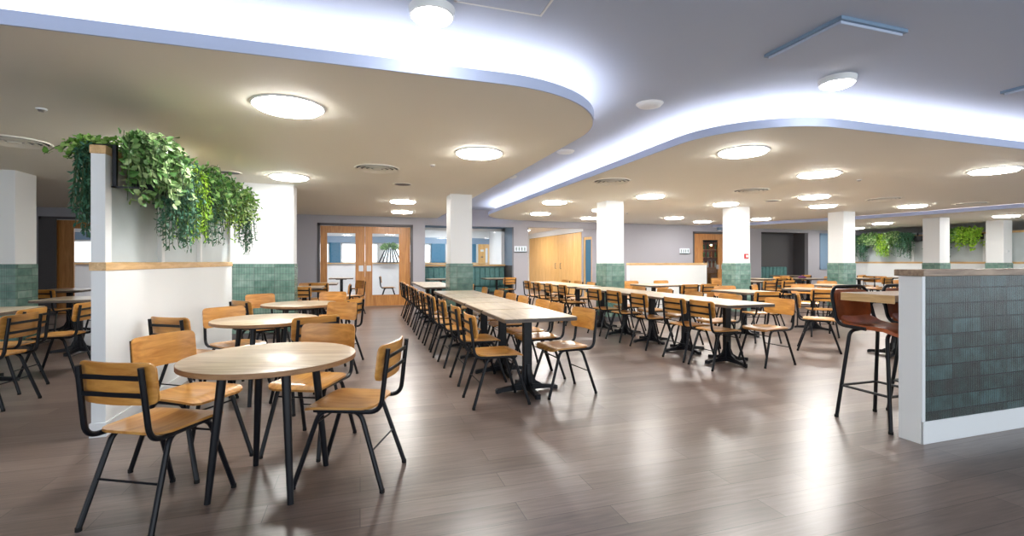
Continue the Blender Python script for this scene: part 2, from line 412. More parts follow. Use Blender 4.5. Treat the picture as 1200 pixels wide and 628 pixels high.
# ------------------------------------------------------------------ doors and rooms beyond
def leaf(root, x0, x1, y, z1, px0, px1, pz0, pz1, dirn):
    f = MB()
    f.ab(x0, px0, y - .022, y + .022, .005, z1); f.ab(px1, x1, y - .022, y + .022, .005, z1)
    f.ab(px0, px1, y - .022, y + .022, .005, pz0); f.ab(px0, px1, y - .022, y + .022, pz1, z1)
    o = f.build('door_leaf', 'door_oak', root)
    MB().ab(px0, px1, y - .004, y + .004, pz0, pz1).build('glass_pane', 'glass', o)
    b = MB()
    for (a, c, e, g) in ((px0 - .015, px0 + .005, pz0 - .015, pz1 + .015), (px1 - .005, px1 + .015, pz0 - .015, pz1 + .015), (px0, px1, pz0 - .015, pz0 + .005), (px0, px1, pz1 - .005, pz1 + .015)):
        b.ab(a, c, y - .03, y - .02, e, g)
    b.build('glazing_bead', 'door_oak', o)
    hx = x1 - .10 if dirn > 0 else x0 + .10
    MB().ab(hx - .06, hx + .06, y - .028, y - .022, .98, 1.14).build('push_plate', 'steel', o)
    return o
def double_door(name, label, x0, x1, head, panes, y=13.87, split=None):
    r = bpy.data.objects.new(name, None); COL.objects.link(r); tag(r, label, 'double door', None, 'structure')
    fr = MB(); 
    fr.ab(x0, x0 + .06, YW - .01, YW + .16, 0, head); fr.ab(x1 - .06, x1, YW - .01, YW + .16, 0, head); fr.ab(x0, x1, YW - .01, YW + .16, head - .06, head)
    fr.build('door_frame', 'slate', r)
    m = (x0 + x1) / 2 if split is None else split
    leaf(r, x0 + .07, m - .004, y, head - .07, *panes[0], 1); leaf(r, m + .004, x1 - .07, y, head - .07, *panes[1], -1)
    return r
double_door('door_1', 'oak double doors with tall glass panes beside the tiled pier', -1.10, 1.44, 2.30, ((-.86, -.12, .31, 2.04), (.32, 1.06, .31, 2.04)), split=.13)
d2 = double_door('door_2', 'oak double doors behind the planted screen at the far left', -7.07, -4.35, 2.30, ((-6.46, -5.9, .31, 2.04), (-5.3, -4.74, .31, 2.04)), split=-5.6)
MB().ab(-7.02, -6.74, YW - .02, YW + .02, 0, 2.24).build('side_panel', 'slate', d2)
double_door('door_3', 'oak double doors with a warm lit bar behind their glass', 11.01, 13.45, 2.30, ((11.5, 12.16, .31, 2.02), (12.34, 13.0, .31, 2.02)), split=12.25)

# room beyond (left part)
struct('wall_beyond', MB().ab(-9, 4.75, 17.25, 17.4, 0, 2.6), 'white')
struct('ceiling_beyond', MB().ab(-9, 24, 13.9, 21, 2.5, 2.6), 'white')
struct('wall_partition_beyond', MB().ab(4.62, 4.75, 14.9, 17.25, 0, 2.5), 'white')
struct('trim_3', MB().ab(-9, 4.62, 17.19, 17.26, 1.90, 2.12), 'bluegrey')
struct('trim_1', MB().ab(-9, 4.6, 17.17, 17.26, 1.17, 1.21), 'rail_oak')
wn = [(-8.6, -6.9), (-6.2, -4.6), (-4.2, -2.6), (-2.2, -1.0), (-.62, .6), (.75, 2.42), (2.98, 3.86)]
for i, (a, b) in enumerate(wn):
    t = thing('window_%d' % (i + 1), 'bright window of the room beyond the back wall', 'window', (0, 0, 0), 0, 'bright windows in the room beyond', 'structure')
    fr = MB()
    for (p, q, e, g) in ((a, b, 1.21, 1.25), (a, b, 1.84, 1.88), (a, a + .04, 1.21, 1.88), (b - .04, b, 1.21, 1.88)): fr.ab(p, q, 17.2, 17.26, e, g)
    fr.build('window_frame', 'white', t)
    MB().ab(a + .04, b - .04, 17.225, 17.24, 1.25, 1.84).build('window_pane', 'daylight', t)
for i, (a, b, lb) in enumerate([(-.98, -.64, 'narrow blue wall panel seen through the left oak door pane'), (2.45, 2.95, 'blue wall panel seen through the nook window left of the column'), (3.89, 4.10, 'blue wall panel beside the pale door beyond the nook'), (-6.85, -6.25, 'blue wall panel seen through the far left door glass')]):
    tag(MB().ab(a, b, 17.15, 17.25, 1.215, 1.90, .004).build('blue_panel', 'blue'), lb, 'wall panel', 'blue panels in the room beyond')
dr = thing('door_4', 'pale wooden door with narrow glass slot beyond the nook window', 'door', (0, 0, 0), 0, None, 'structure')
fr = MB(); fr.ab(4.2, 4.62, 17.2, 17.24, 0, 1.98); f2 = fr.build('door_leaf', 'cupboard', dr)
MB().ab(4.47, 4.55, 17.19, 17.2, 1.15, 1.75).build('glass_slot', 'pale_ceramic', f2)
MB().ab(4.28, 4.40, 17.19, 17.2, 1.62, 1.70).build('notice', 'white', f2)
MB().ab(4.30, 4.38, 17.19, 17.2, 1.40, 1.44).build('latch', 'slate', f2)
for i, (x, y) in enumerate([(-6.2, 15.5), (-3.2, 15.5), (-.2, 15.4), (2.9, 15.9)]):
    t = thing('ceiling_panel_light', 'bright rectangular ceiling light in the room beyond', 'ceiling light', (x, y, 2.5), 0, 'panel lights in the room beyond')
    MB().box((0, 0, -.01), (1.25, .65, .02)).build('frame', 'white', t)
    MB().box((0, 0, -.022), (1.18, .58, .006)).build('diffuser', 'lamp_cool', t)

# nook with window and banquette
nk = MB(); nk.ab(4.46, 4.62, 13.9, 14.75, .0, 2.5); struct('wall_nook', nk, 'bluegrey')
struct('trim_2', MB().ab(4.445, 4.46, 13.9, 14.68, 0, 1.13), 'slate')
struct('wall_nook_back', MB().ab(1.6, 4.6, 14.7, 14.85, 0, 1.12).ab(1.6, 1.78, 13.9, 14.7, 0, 2.5).ab(1.6, 4.6, 14.7, 14.85, 2.3, 2.5), 'bluegrey')
w = thing('window_8', 'wide internal window above the teal banquette in the nook', 'window', (0, 0, 0), 0, None, 'structure')
fr = MB()
for (a, b, e, g) in ((1.78, 1.84, 1.16, 2.30), (4.36, 4.46, 1.16, 2.30), (1.78, 4.46, 2.22, 2.30), (3.02, 3.10, 1.16, 2.3)): fr.ab(a, b, 14.7, 14.8, e, g)
fr.build('window_frame', 'white', w); MB().ab(1.84, 4.4, 14.745, 14.755, 1.16, 2.22).build('window_pane', 'glass', w)
MB().ab(1.76, 4.47, 14.6, 14.85, 1.10, 1.16, .006).build('sill', 'rail_oak', w)
def banquette(loc, w, label, z=1.08):
    t = thing('banquette', label, 'bench seat', loc)
    MB().ab(0, w, -.52, -.04, .0, .30).build('plinth', 'slate', t)
    MB().ab(0, w, -.58, -.06, .30, .46, .03).build('seat_cushion', 'teal', t, True)
    b = MB(); n = max(3, int(w / .16))
    for k in range(n): b.ab(w * k / n + .003, w * (k + 1) / n - .003, -.13, -.01, .46, z, .025)
    b.build('channelled_back', 'teal', t, True)
    return t
banquette((1.82, 14.70, 0), 2.6, 'teal channel-backed banquette below the nook window')
# alcove
al = MB(); al.ab(13.86, 14.01, 13.9, 14.55, 0, 2.5); al.ab(16.27, 16.42, 13.9, 14.55, 0, 2.5); al.ab(13.86, 16.42, 14.4, 14.55, 0, 2.5); al.ab(14.01, 16.27, 13.9, 14.4, 2.34, 2.5)
struct('wall_alcove', al, 'slate')
banquette((14.06, 14.40, 0), 1.75, 'teal banquette in the dark grey alcove', 1.05)
w = thing('window_9', 'tall bright side window near the far planted screen', 'window', (0, 0, 0), 0, None, 'structure')
MB().ab(16.85, 16.9, 13.72, 13.9, .95, 2.34).ab(17.7, 17.75, 13.72, 13.9, .95, 2.34).ab(16.85, 17.75, 13.72, 13.9, 2.29, 2.34).ab(16.85, 17.75, 13.72, 13.9, .95, 1.0).build('window_frame', 'bluegrey', w)
MB().ab(16.9, 17.7, 13.8, 13.81, 1.0, 2.29).build('window_pane', 'bluegrey', w)

# corridor with folding cupboard doors
struct('wall_corridor_upper', MB().ab(7.37, 7.52, 14.9, 20.4, 2.3, 2.5), 'white')
struct('wall_corridor', MB().ab(7.37, 7.52, 13.9, 14.25, 0, 2.5).ab(7.37, 7.52, 14.25, 14.9, 2.1, 2.5).ab(7.37, 7.52, 14.9, 15.02, 0, 2.3), 'lilac')
struct('wall_corridor_end', MB().ab(4.75, 7.52, 20.4, 20.55, 0, 2.5).ab(4.75, 4.88, 13.9, 20.4, 0, 2.5), 'white')
t = thing('cupboard', 'tall pale wood panelled cupboard doors along the corridor', 'cupboard', (7.37, 15.04, 0))
MB().ab(.035, .14, .002, 5.34, 0, 2.295).build('carcass', 'slate', t)
n = 8
for k in range(n):
    y0, y1 = 5.34 * k / n + .006, 5.34 * (k + 1) / n - .006
    d = MB().ab(0, .03, y0, y1, .06, 2.285, .003).build('door', 'cupboard', t)
    hy = y1 - .24 if k % 2 == 0 else y0 + .24
    if k in (2, 3): MB().tube(bezc([(0, hy, .98), (-.045, hy, .98), (-.045, hy, 1.18), (0, hy, 1.18)], 4), .009, 6).build('handle', 'slate', d)
t = thing('door_5', 'glazed door with a blue view next to the corridor cupboards', 'door', (0, 0, 0), 0, None, 'structure')
MB().ab(7.40, 7.44, 14.27, 14.36, 0, 2.09).ab(7.40, 7.44, 14.8, 14.89, 0, 2.09).ab(7.40, 7.44, 14.36, 14.8, 0, .2).ab(7.40, 7.44, 14.36, 14.8, 2.0, 2.09).build('door_leaf', 'cupboard', t)
MB().ab(7.415, 7.425, 14.36, 14.8, .2, 2.0).build('glass_pane', 'blue', t)
for i, y in enumerate((15.4, 18.2)):
    t = thing('ceiling_panel_light', 'bright ceiling light over the cupboard corridor', 'ceiling light', (6.1, y, 2.5), 0, 'corridor ceiling lights')
    MB().box((0, 0, -.01), (.65, 1.25, .02)).build('frame', 'white', t); MB().box((0, 0, -.022), (.58, 1.18, .006)).build('diffuser', 'lamp_cool', t)

# bar room behind door 3
struct('wall_bar', MB().ab(10.2, 10.35, 13.9, 17.5, 0, 2.5).ab(16.9, 17.05, 14.6, 17.5, 0, 2.5).ab(10.2, 17.05, 17.4, 17.55, 0, 2.5).ab(10.3, 13.8, 13.9, 14.6, 2.3, 2.42).ab(10.3, 16.95, 14.6, 17.4, 2.3, 2.42), 'slate')
bs = thing('bar_shelf', 'dark bar back shelf seen through the lit door glass', 'shelf', (14.5, 16.9, 0))
MB().ab(-1.0, 1.0, -.2, .2, 0, 1.0).build('cabinet', 'door_oak', bs)
MB().ab(-1.0, 1.0, -.1, .2, 1.42, 1.45).ab(-1.0, 1.0, -.1, .2, 1.75, 1.78).build('shelf_board', 'door_oak', bs)
MB().ab(-1.0, 1.0, .2, .24, 1.0, 2.1).build('back_board', 'leather', bs)
bt = MB().lathe([(.001, 0), (.038, 0), (.04, .02), (.04, .17), (.015, .22), (.013, .28), (.001, .28)], 10).build('bottle', 'bottle_green', None, True)
tag(bt, 'green or amber bottle on the bar back shelf', 'bottle', 'bottles behind the glass door'); bt.location = (13.7, 16.9, 1.0)
k = 0
for z in (1.0, 1.45, 1.78):
    for i in range(9):
        if z == 1.0 and i == 0: continue
        c = bt.copy(); COL.objects.link(c); c.location = (13.7 + i * .2, 16.9, z); k += 1
        if z == 1.0:
            if i == 1: me3 = bt.data.copy(); me3.materials[0] = MT['pale_ceramic']
            c.data = me3; c['label'] = 'pale bottle along the bar counter behind the glass door'; c['group'] = 'pale bottles on the bar'; continue
        if k % 3 == 1:
            if 'me2' not in globals():
                me2 = bt.data.copy(); me2.materials[0] = MT['bottle_amber']
            c.data = me2
for i, (x, z) in enumerate([(13.55, 1.95), (14.05, 1.98), (14.7, 1.95)]):
    l = thing('bar_lamp', 'small warm pendant lamp over the bar shelf', 'lamp', (x, 16.4, z), 0, 'warm lamps over the bar')
    MB().tube([(0, 0, .05), (0, 0, 2.3 - z)], .006, 6).build('cord', 'black', l)
    MB().lathe([(.001, .06), (.03, .05), (.07, -.02), (.065, -.02), (.001, .04)], 12).build('shade', 'black', l, True)
    MB().lathe([(.001, .03), (.03, .01), (.04, -.02), (.025, -.05), (.001, -.06)], 12).build('bulb', 'warm', l, True)

# ------------------------------------------------------------------ ceiling fixtures
def downlight(loc, label, group):
    t = thing('downlight', label, 'ceiling light', loc, 0, group)
    MB().lathe([(.245, -.006), (.268, -.014), (.28, -.004), (.28, 0), (.245, 0)], 32, close=False).build('trim_ring', 'white', t, True)
    MB().lathe([(.001, -.040), (.19, -.038), (.236, -.032), (.245, -.022), (.245, 0), (.001, 0)], 32).build('diffuser', 'lamp', t, True)
    for s in (-1, 1): MB().lathe([(.001, -.046), (.013, -.044), (.015, -.034), (.001, -.034)], 10, (s * .17, 0, 0)).build('clip', 'steel', t)
    return t
DL = [(-.55, 4.2, 'large round ceiling light nearest the camera over the round tables'), (1.31, 5.34, 'round ceiling light over the near centre table row'), (-1.0, 7.7, 'round ceiling light in front of the wide tiled pier'), (-2.27, 6.31, 'round ceiling light glowing behind the hanging plants'), (.85, 10.1, 'nearer of the paired ceiling lights before the oak doors'), (1.0, 12.2, 'farther of the paired ceiling lights before the oak doors')]
DR = [(4.16, 4.34, 'large round ceiling light at the curved corner over the long table'), (6.26, 5.12, 'round ceiling light, second from the curved ceiling corner'), (8.29, 4.17, 'round ceiling light close to the front ceiling edge above the bar counter'), (8.34, 6.92, 'round ceiling light over the crowded tables before the red call point column'), (9.93, 8.03, 'round ceiling light left of the column by the far planted screen'), (5.3, 7.84, 'round ceiling light just before the column by the cupboards'), (3.91, 9.24, 'round ceiling light close to the long cove edge'), (4.48, 11.56, 'round ceiling light nearest the cupboard opening, by the cove'), (5.6, 10.26, 'round ceiling light behind the column by the cupboards'), (6.3, 12.3, 'round ceiling light above the cupboard opening'), (7.58, 8.4, 'round ceiling light beside the red call point column'), (8.57, 11.51, 'round ceiling light over the low white wall'), (11.85, 7.41, 'round ceiling light near the pink cove strip, by the round vents'), (11.2, 11.0, 'round ceiling light before the dark alcove'), (10.2, 12.3, 'round ceiling light before the lit bar doors')]
for x, y, lb in DL: downlight((x, y, CZ), lb, 'round ceiling lights on the left lowered ceiling')
for x, y, lb in DR: downlight((x, y, CZ), lb, 'round ceiling lights on the right lowered ceiling')
for x, y, lb in [(15.6, 10.6, 'round ceiling light beyond the pink cove before the planted screen'), (16.2, 7.9, 'round ceiling light beyond the pink cove at the right'), (16.9, 12.4, 'round ceiling light beyond the pink cove above the far end plants'), (16.6, 5.6, 'added unseen round ceiling light beyond the pink cove outside the picture edge')]: downlight((x, y, 2.46), lb, 'round ceiling lights beyond the pink cove')  # last one is an added light, out of view, to brighten the far screen
def vent(loc, label, r=.29):
    t = thing('ceiling_vent', label, 'air vent', loc, 0, 'round air vents in the lowered ceilings')
    p = MB().lathe([(r * .93, -.004), (r, -.014), (r * 1.02, 0), (r * .93, 0)], 28, close=False).build('rim', 'soffit', t, True)
    MB().lathe([(.001, -.002), (r * .93, -.002), (r * .93, 0), (.001, 0)], 28).build('throat', 'slate', t)
    m = MB()
    for q in (.3, .52, .74): m.lathe([(r * q, -.004), (r * (q + .13), -.026), (r * (q + .15), -.022), (r * (q + .04), -.003)], 28, close=False)
    m.build('cone', 'soffit', t, True)
    MB().lathe([(.001, -.03), (r * .18, -.026), (r * .2, -.004), (.001, -.004)], 20).build('centre_disc', 'soffit', t, True)
for x, y, lb in [(-3.44, 6.3, 'round air vent at the far left beside the hanging ivy'), (.22, 6.64, 'round air vent before the oak doors'), (3.75, 6.58, 'round air vent close to the long cove edge'), (6.58, 6.68, 'round air vent before the red call point column'), (10.02, 6.78, 'round air vent in the middle of the right ceiling'), (12.6, 6.75, 'round air vent next to the pink cove strip')]: vent((x, y, CZ), lb)
for x, y, lb in [(.66, 7.9, 'small round speaker grille before the oak doors'), (-1.76, 7.6, 'small round speaker grille by the wide tiled pier'), (8.13, 7.7, 'small round speaker grille by the red call point column')]:
    t = thing('ceiling_speaker', lb, 'speaker', (x, y, CZ), 0, 'small ceiling speakers')
    MB().lathe([(.13, -.004), (.155, -.01), (.16, 0), (.13, 0)], 24, close=False).build('rim', 'soffit', t, True)
    MB().lathe([(.001, -.008), (.13, -.004), (.13, 0), (.001, 0)], 24).build('grille', 'slate', t)
def bulkhead(loc, label, r=.135):
    t = thing('bulkhead_light', label, 'ceiling light', loc, 0, 'round surface lights on the upper ceiling')
    MB().lathe([(r * .93, -.05), (r, -.045), (r * 1.05, 0), (r * .9, 0)], 28, close=False).build('housing', 'white', t, True)
    MB().lathe([(.001, -.085), (r * .5, -.08), (r * .85, -.06), (r * .93, -.04), (r * .93, 0), (.001, 0)], 28).build('diffuser', 'lamp_cool', t, True)
bulkhead((.42, 2.92, UZ), 'lit round ceiling light beside the flush hatch at the top')
bulkhead((3.85, 2.98, UZ), 'lit round ceiling light beside the hanging square panel')
for x, y, r, lb in [(2.71, 4.02, .12, 'unlit white disc on the upper ceiling near the curved corner'), (2.74, 6.1, .12, 'unlit white disc on the upper ceiling along the cove'), (2.6, 8.2, .11, 'farthest unlit white disc on the upper ceiling')]:
    t = thing('ceiling_disc', lb, 'sensor', (x, y, UZ), 0, 'unlit white discs on the upper ceiling')
    MB().lathe([(.001, -.035), (r * .6, -.033), (r * .92, -.022), (r, -.012), (r, 0), (.001, 0)], 26).build('cover', 'white', t, True)
    MB().lathe([(r * 1.0, -.006), (r * 1.08, -.004), (r * 1.1, 0), (r, 0)], 26, close=False).build('rim', 'white', t, True)
t = thing('ceiling_hatch', 'square white panel hung just below the upper ceiling', 'ceiling panel', (3.18, 2.5, UZ))
MB().box((0, 0, -.03), (.56, .56, .02), 0, .003).build('panel', 'ceiling', t); MB().box((0, 0, -.012), (.60, .60, .022)).build('frame', 'bluegrey', t)
t = thing('ceiling_hatch', 'flush square access hatch beside the lit round light', 'ceiling panel', (.81, 2.51, UZ))
MB().box((0, 0, -.004), (.52, .52, .006)).build('panel', 'ceiling', t)
f = MB()
for s in (-1, 1): f.box((s * .272, 0, -.003), (.014, .56, .005)).box((0, s * .272, -.003), (.56, .014, .005))
f.build('frame', 'white', t)
t = thing('ceiling_hatch', 'grey panel on the upper ceiling at the right picture edge', 'ceiling panel', (5.85, 2.45, UZ))
MB().box((0, 0, -.03), (.56, .56, .02), 0, .003).build('panel', 'ceiling', t); MB().box((0, 0, -.012), (.60, .60, .022)).build('frame', 'bluegrey', t)
for x, y, lb in [(-2.5, 4.9, 'tiny smoke sensor over the planted screen'), (.9, 6.2, 'tiny sprinkler head left of the cove'), (7.3, 5.3, 'tiny sprinkler head in the right lowered ceiling'), (6.6, 10.8, 'tiny smoke sensor over the low white wall')]:
    t = thing('smoke_detector', lb, 'sensor', (x, y, CZ), 0, 'small ceiling sensors')
    MB().lathe([(.001, -.028), (.018, -.026), (.026, -.012), (.001, -.012)], 14).build('head', 'steel', t, True); MB().lathe([(.001, -.014), (.034, -.01), (.038, 0), (.001, 0)], 14).build('mount', 'white', t, True)

# ------------------------------------------------------------------ planted screens
def screen(name, label, x, y0, y1, posts, far_end, top=2.08, side=1):
    th = .085
    t = thing(name, label, 'screen', (x, y0, 0), 0, None)
    L = y1 - y0; s = -side
    def ab(mb, ya, yb, za, zb, ex=0.0, bev=0.0, sh=0.0):
        xa, xb = sorted((s * (0 - ex), s * (th + ex))); return mb.ab(xa, xb, ya, yb, za, zb, bev)
    ab(MB(), .004, L, .0, 1.185).build('lower_panel', 'white', t)
    ab(MB(), -.006, L, 0, .10, .008).build('skirting', 'white', t)
    ab(MB(), -.008, L + .008, 1.185, 1.245, .008, .003).build('dado_rail', 'rail_oak_y', t)
    for p in posts:
        w = .09 if p in (posts[0], posts[-1]) else .07
        ya = p if p == posts[0] else p - w / 2
        if p == posts[-1]: ya = L - w
        ab(MB(), ya, ya + w, 1.245, top - .06).build('post', 'white', t)
    for a, b in zip(posts, posts[1:]):
        xa, xb = sorted((s * (th * .4), s * (th * .6)))
        MB().ab(xa, xb, a + .04, b - .03, 1.246, top - .06).build('frosted_pane', 'frost', t)
    ab(MB(), -.008, L + .008, top - .06, top, .006, .003).build('top_cap', 'rail_oak_y', t)
    return t
screen('planted_screen', 'white screen wall with oak rail and frosted panes beside the round tables', -1.734, 4.11, 7.62, [0, 1.05, 2.15, 3.51], None)
screen('planted_screen', 'white screen wall with frosted panes and plants at the far right', 18.4, 6.2, 13.5, [0, 1.6, 3.3, 5.3, 7.3], None, 2.17, -1)
def trough(loc, L, label, s=1):
    t = thing('planter_trough', label, 'planter', loc)
    w = .17; xa, xb = sorted((0, s * w))
    MB().ab(xa, xb, .30, .306, -.2, -.10).ab(xa, xb, L - .012, L, -.2, -.10).ab(xa, xb, .3, L, -.2, -.188).ab(xb - .006, xb, .3, L, -.2, -.02).ab(xa, xa + .006, .3, L, -.2, -.02).build('box', 'black', t)
    MB().ab(xa + .01, xb - .01, .31, L - .015, -.188, -.06).build('liner', 'soil', t)
    br = MB()
    for k in (.0, L * .5, L - .03): br.ab(min(-s * .1, s * .03), max(-s * .1, s * .03), k, k + .03, .094, .10).ab(min(s * .006, s * .03), max(s * .006, s * .03), k, k + .03, -.212, .094).ab(xa, xb, k, k + .03, -.212, -.20)
    br.build('bracket', 'iron', t)
    return t
o_far = MB().ab(18.39, 18.5, 13.51, 13.56, 0, 2.17).build('screen_end_post', 'slate'); tag(o_far, 'dark end post of the far planted screen', 'post')
trough((-1.72, 4.16, 2.0), 3.4, 'black planter trough hung along the near screen top')
trough((18.385, 9.2, 2.15), 4.2, 'black planter trough hung along the far screen top', -1)

rnd = random.Random(11)
def leaf_add(mb, p, d, n, L, W, fold=.25):
    a = d.normalized(); b = n.cross(a)
    if b.length < 1e-4: b = Vector((1, 0, 0)).cross(a)
    b = b.normalized(); c = a.cross(b)
    v = [p, p + a * L * .35 + b * W - c * W * fold, p + a * L * .75 + b * W * .7 - c * W * fold, p + a * L, p + a * L * .75 - b * W * .7 - c * W * fold, p + a * L * .35 - b * W - c * W * fold, p + a * L * .5]
    mb.add(v, [(0, 1, 6), (1, 2, 6), (2, 3, 6), (3, 4, 6), (4, 5, 6), (5, 0, 6)])
def rv(s=1.0): return Vector((rnd.uniform(-1, 1), rnd.uniform(-1, 1), rnd.uniform(-1, 1))) * s
def plant(name, label, loc, mat, kind, wid, drop, n, out=1, group=None, dens=1.0, lsz=1.0):
    """strands spring from the trough, arch out (x*out) and hang by drop; wid is the spread along y"""
    t = thing(name, label, 'hanging plant', loc, 0, group)
    fo, st = MB(), MB()
    for i in range(n):
        y0 = rnd.uniform(-wid, wid); x0 = rnd.uniform(.0, .1) * out
        ln = drop * rnd.uniform(.3, 1.0); rise = rnd.uniform(.03, .15); ox = rnd.uniform(.02, .25) * out
        if kind in ('bushy', 'ivybush'): ln *= rnd.uniform(.1, 1.0); rise = rnd.uniform(.02, .19); ox = rnd.uniform(-.04, .29) * out
        y1 = y0 + rnd.uniform(-.09, .09)
        P = []
        for k in range(9):
            u = k / 8
            if u < .35: q = u / .35; P.append(Vector((x0 + ox * q * .8, y0 + (y1 - y0) * q * .5, rise * math.sin(q * PI * .6))))
            else:
                q = (u - .35) / .65; P.append(Vector((x0 + ox * (.8 + .2 * q), y0 + (y1 - y0) * (.5 + .5 * q), rise * .95 - q * (ln + rise))))
        st.tube(P, .0025, 4)
        m = int((10 + ln * 60) * dens) if kind == 'fern' else int((7 + ln * 26) * dens)
        for j in range(m):
            u = (j + rnd.random()) / m * 7.999; k = int(u); p = P[k].lerp(P[k + 1], u - k); d = (P[k + 1] - P[k]).normalized()
            if kind == 'fern':
                leaf_add(fo, p, d * .45 + rv(.75) + Vector((0, 0, -.2)), rv() + Vector((out, 0, .5)), rnd.uniform(.03, .055) * lsz, rnd.uniform(.006, .010) * lsz)
            elif kind == 'ivybush':
                leaf_add(fo, p + rv(.02), d * .3 + rv(.9) + Vector((.3 * out, 0, .1)), rv(.5) + Vector((out, -.3, .6)), rnd.uniform(.04, .075) * lsz, rnd.uniform(.018, .03) * lsz)
            else:
                leaf_add(fo, p + rv(.03), d * .3 + rv(.9) + Vector((.3 * out, 0, .25)), rv(.6) + Vector((out, -.3, .6)), rnd.uniform(.035, .06) * lsz, rnd.uniform(.012, .02) * lsz)
    fo.build('foliage', mat, t); st.build('stems', 'stem', t)
    return t
XP = -1.66
plant('trailing_ivy', 'pale variegated ivy at the near end of the screen trough', (XP, 4.37, 2.03), 'ivy', 'ivybush', .29, .40, 150, 1, None, 1.0, .95)
plant('trailing_fern', 'dark feathery fern hanging low right behind the pale ivy', (XP, 4.80, 2.0), 'fern_dark', 'fern', .16, .66, 70)
plant('trailing_fern', 'yellow-green fern hanging between two dark ferns', (XP, 5.14, 2.0), 'fern_lime', 'fern', .15, .56, 60)
plant('trailing_fern', 'dark fern hanging in the middle of the near trough', (XP, 5.55, 2.0), 'fern_dark', 'fern', .18, .60, 60)
plant('leafy_trailer', 'bushy mid-green trailing plant in the near trough', (XP, 5.85, 2.02), 'leafy', 'bushy', .6, .42, 230, 1, None, 1.0, 1.1)
plant('trailing_fern', 'small lime fern strands under the bushy plant', (XP, 6.35, 2.0), 'fern_lime', 'fern', .12, .5, 22)
plant('leafy_trailer', 'bushy light green plant at the far end of the near trough', (XP, 6.78, 2.02), 'ivy_bright', 'bushy', .42, .40, 210, 1, None, 1.1, 1.1)
plant('trailing_fern', 'dark fern hanging beside the wide tiled pier', (XP, 7.25, 2.0), 'fern_dark', 'fern', .16, .66, 40)
plant('trailing_fern', 'dark fern hanging down the outer face of the near screen', (-1.84, 4.30, 1.98), 'fern_dark', 'fern', .11, .55, 60, -.45)
# ivy shoots that reach out over the screen's outer side
t = thing('trailing_ivy', 'ivy spraying out over the outer side of the near screen', 'hanging plant', (-1.83, 4.3, 2.08))
fo, st = MB(), MB()
for i in range(34):
    e = Vector((-rnd.uniform(.02, .42) if i > 6 else rnd.uniform(0, .15), rnd.uniform(-.1, .35), rnd.uniform(-.07, .05)))
    P = [Vector((0, 0, 0)).lerp(e, k / 5) + Vector((0, 0, .08 * math.sin(k / 5 * PI))) for k in range(6)]
    st.tube(P, .0025, 4)
    for j in range(14):
        u = rnd.uniform(.3, 4.99); k = int(u); p = P[k].lerp(P[k + 1], u - k)
        leaf_add(fo, p + rv(.025), rv() + Vector((-.3, 0, .1)), rv(.5) + Vector((.2, -.6, .6)), rnd.uniform(.03, .05), rnd.uniform(.013, .022))
fo.build('foliage', 'ivy_bright', t); st.build('stems', 'stem', t)
XQ = 18.28
plant('trailing_fern', 'dark fern hanging low at the far end of the distant screen', (XQ, 13.1, 2.12), 'fern_dark', 'fern', .22, .85, 57, -1, None, .6, 1.5)
plant('leafy_trailer', 'pale leafy plant between the dark and lime ferns on the distant screen', (XQ, 12.75, 2.12), 'ivy', 'bushy', .3, .5, 102, -1, None, .8, 1.6)
plant('trailing_fern', 'lime fern left of the column on the distant screen', (XQ, 12.3, 2.12), 'fern_lime', 'fern', .22, .7, 57, -1, None, .6, 1.6)
plant('leafy_trailer', 'pale leafy plant just left of the column on the distant screen', (XQ, 11.95, 2.12), 'ivy', 'bushy', .2, .42, 74, -1, None, .8, 1.6)
plant('trailing_fern', 'dark fern hanging closest to the left side of the column', (XQ, 11.6, 2.12), 'fern_dark', 'fern', .24, .78, 61, -1, None, .6, 1.5)
plant('trailing_fern', 'dark fern hanging closest to the right side of the column', (XQ, 10.6, 2.12), 'fern_dark', 'fern', .3, .85, 68, -1, None, .6, 1.5)
plant('leafy_trailer', 'dark bushy plant right of the column on the distant screen', (XQ, 10.25, 2.12), 'leafy', 'bushy', .35, .4, 119, -1, None, .8, 1.6)
plant('trailing_fern', 'bright lime fern right of the column on the distant screen', (XQ, 9.8, 2.12), 'fern_lime', 'bushy', .3, .55, 153, -1, None, .9, 1.6)

# ------------------------------------------------------------------ tiled half wall, bar counter, stools
t = thing('tiled_half_wall', 'low wall faced with blue-green ribbed tiles under an oak cap', 'low wall', (3.66, 2.23, 0))
MB().ab(0, 3.2, .012, .14, 0, 1.15).build('core', 'white', t)
MB().ab(-.004, .016, 0, .144, 0, 1.15).build('end_panel', 'white', t)
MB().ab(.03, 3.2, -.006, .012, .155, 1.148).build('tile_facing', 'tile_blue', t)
MB().ab(.0, .03, -.004, .012, 0, 1.15).build('corner_bead', 'white', t)
MB().ab(.0, 3.2, -.012, .012, 0, .155, .003).build('skirting', 'white', t)
MB().ab(-.02, 3.2, -.025, .165, 1.15, 1.195, .003).build('oak_cap', 'cap_oak', t)
t = thing('bar_counter', 'narrow oak bar counter fixed behind the tiled half wall', 'counter', (3.66, 2.40, 0))
MB().ab(0, 3.2, .0, .40, .955, 1.005, .004).build('top', 'cap_oak', t)
MB().ab(-.006, .0, .0, .40, .945, 1.003).build('end_edge', 'rail_oak', t)
br = MB()
for k in (.48, 1.07, 1.7, 2.4): br.ab(k, k + .05, .0, .34, .915, .955).ab(k, k + .05, .0, .04, .6, .955)
br.build('bracket', 'black', t)

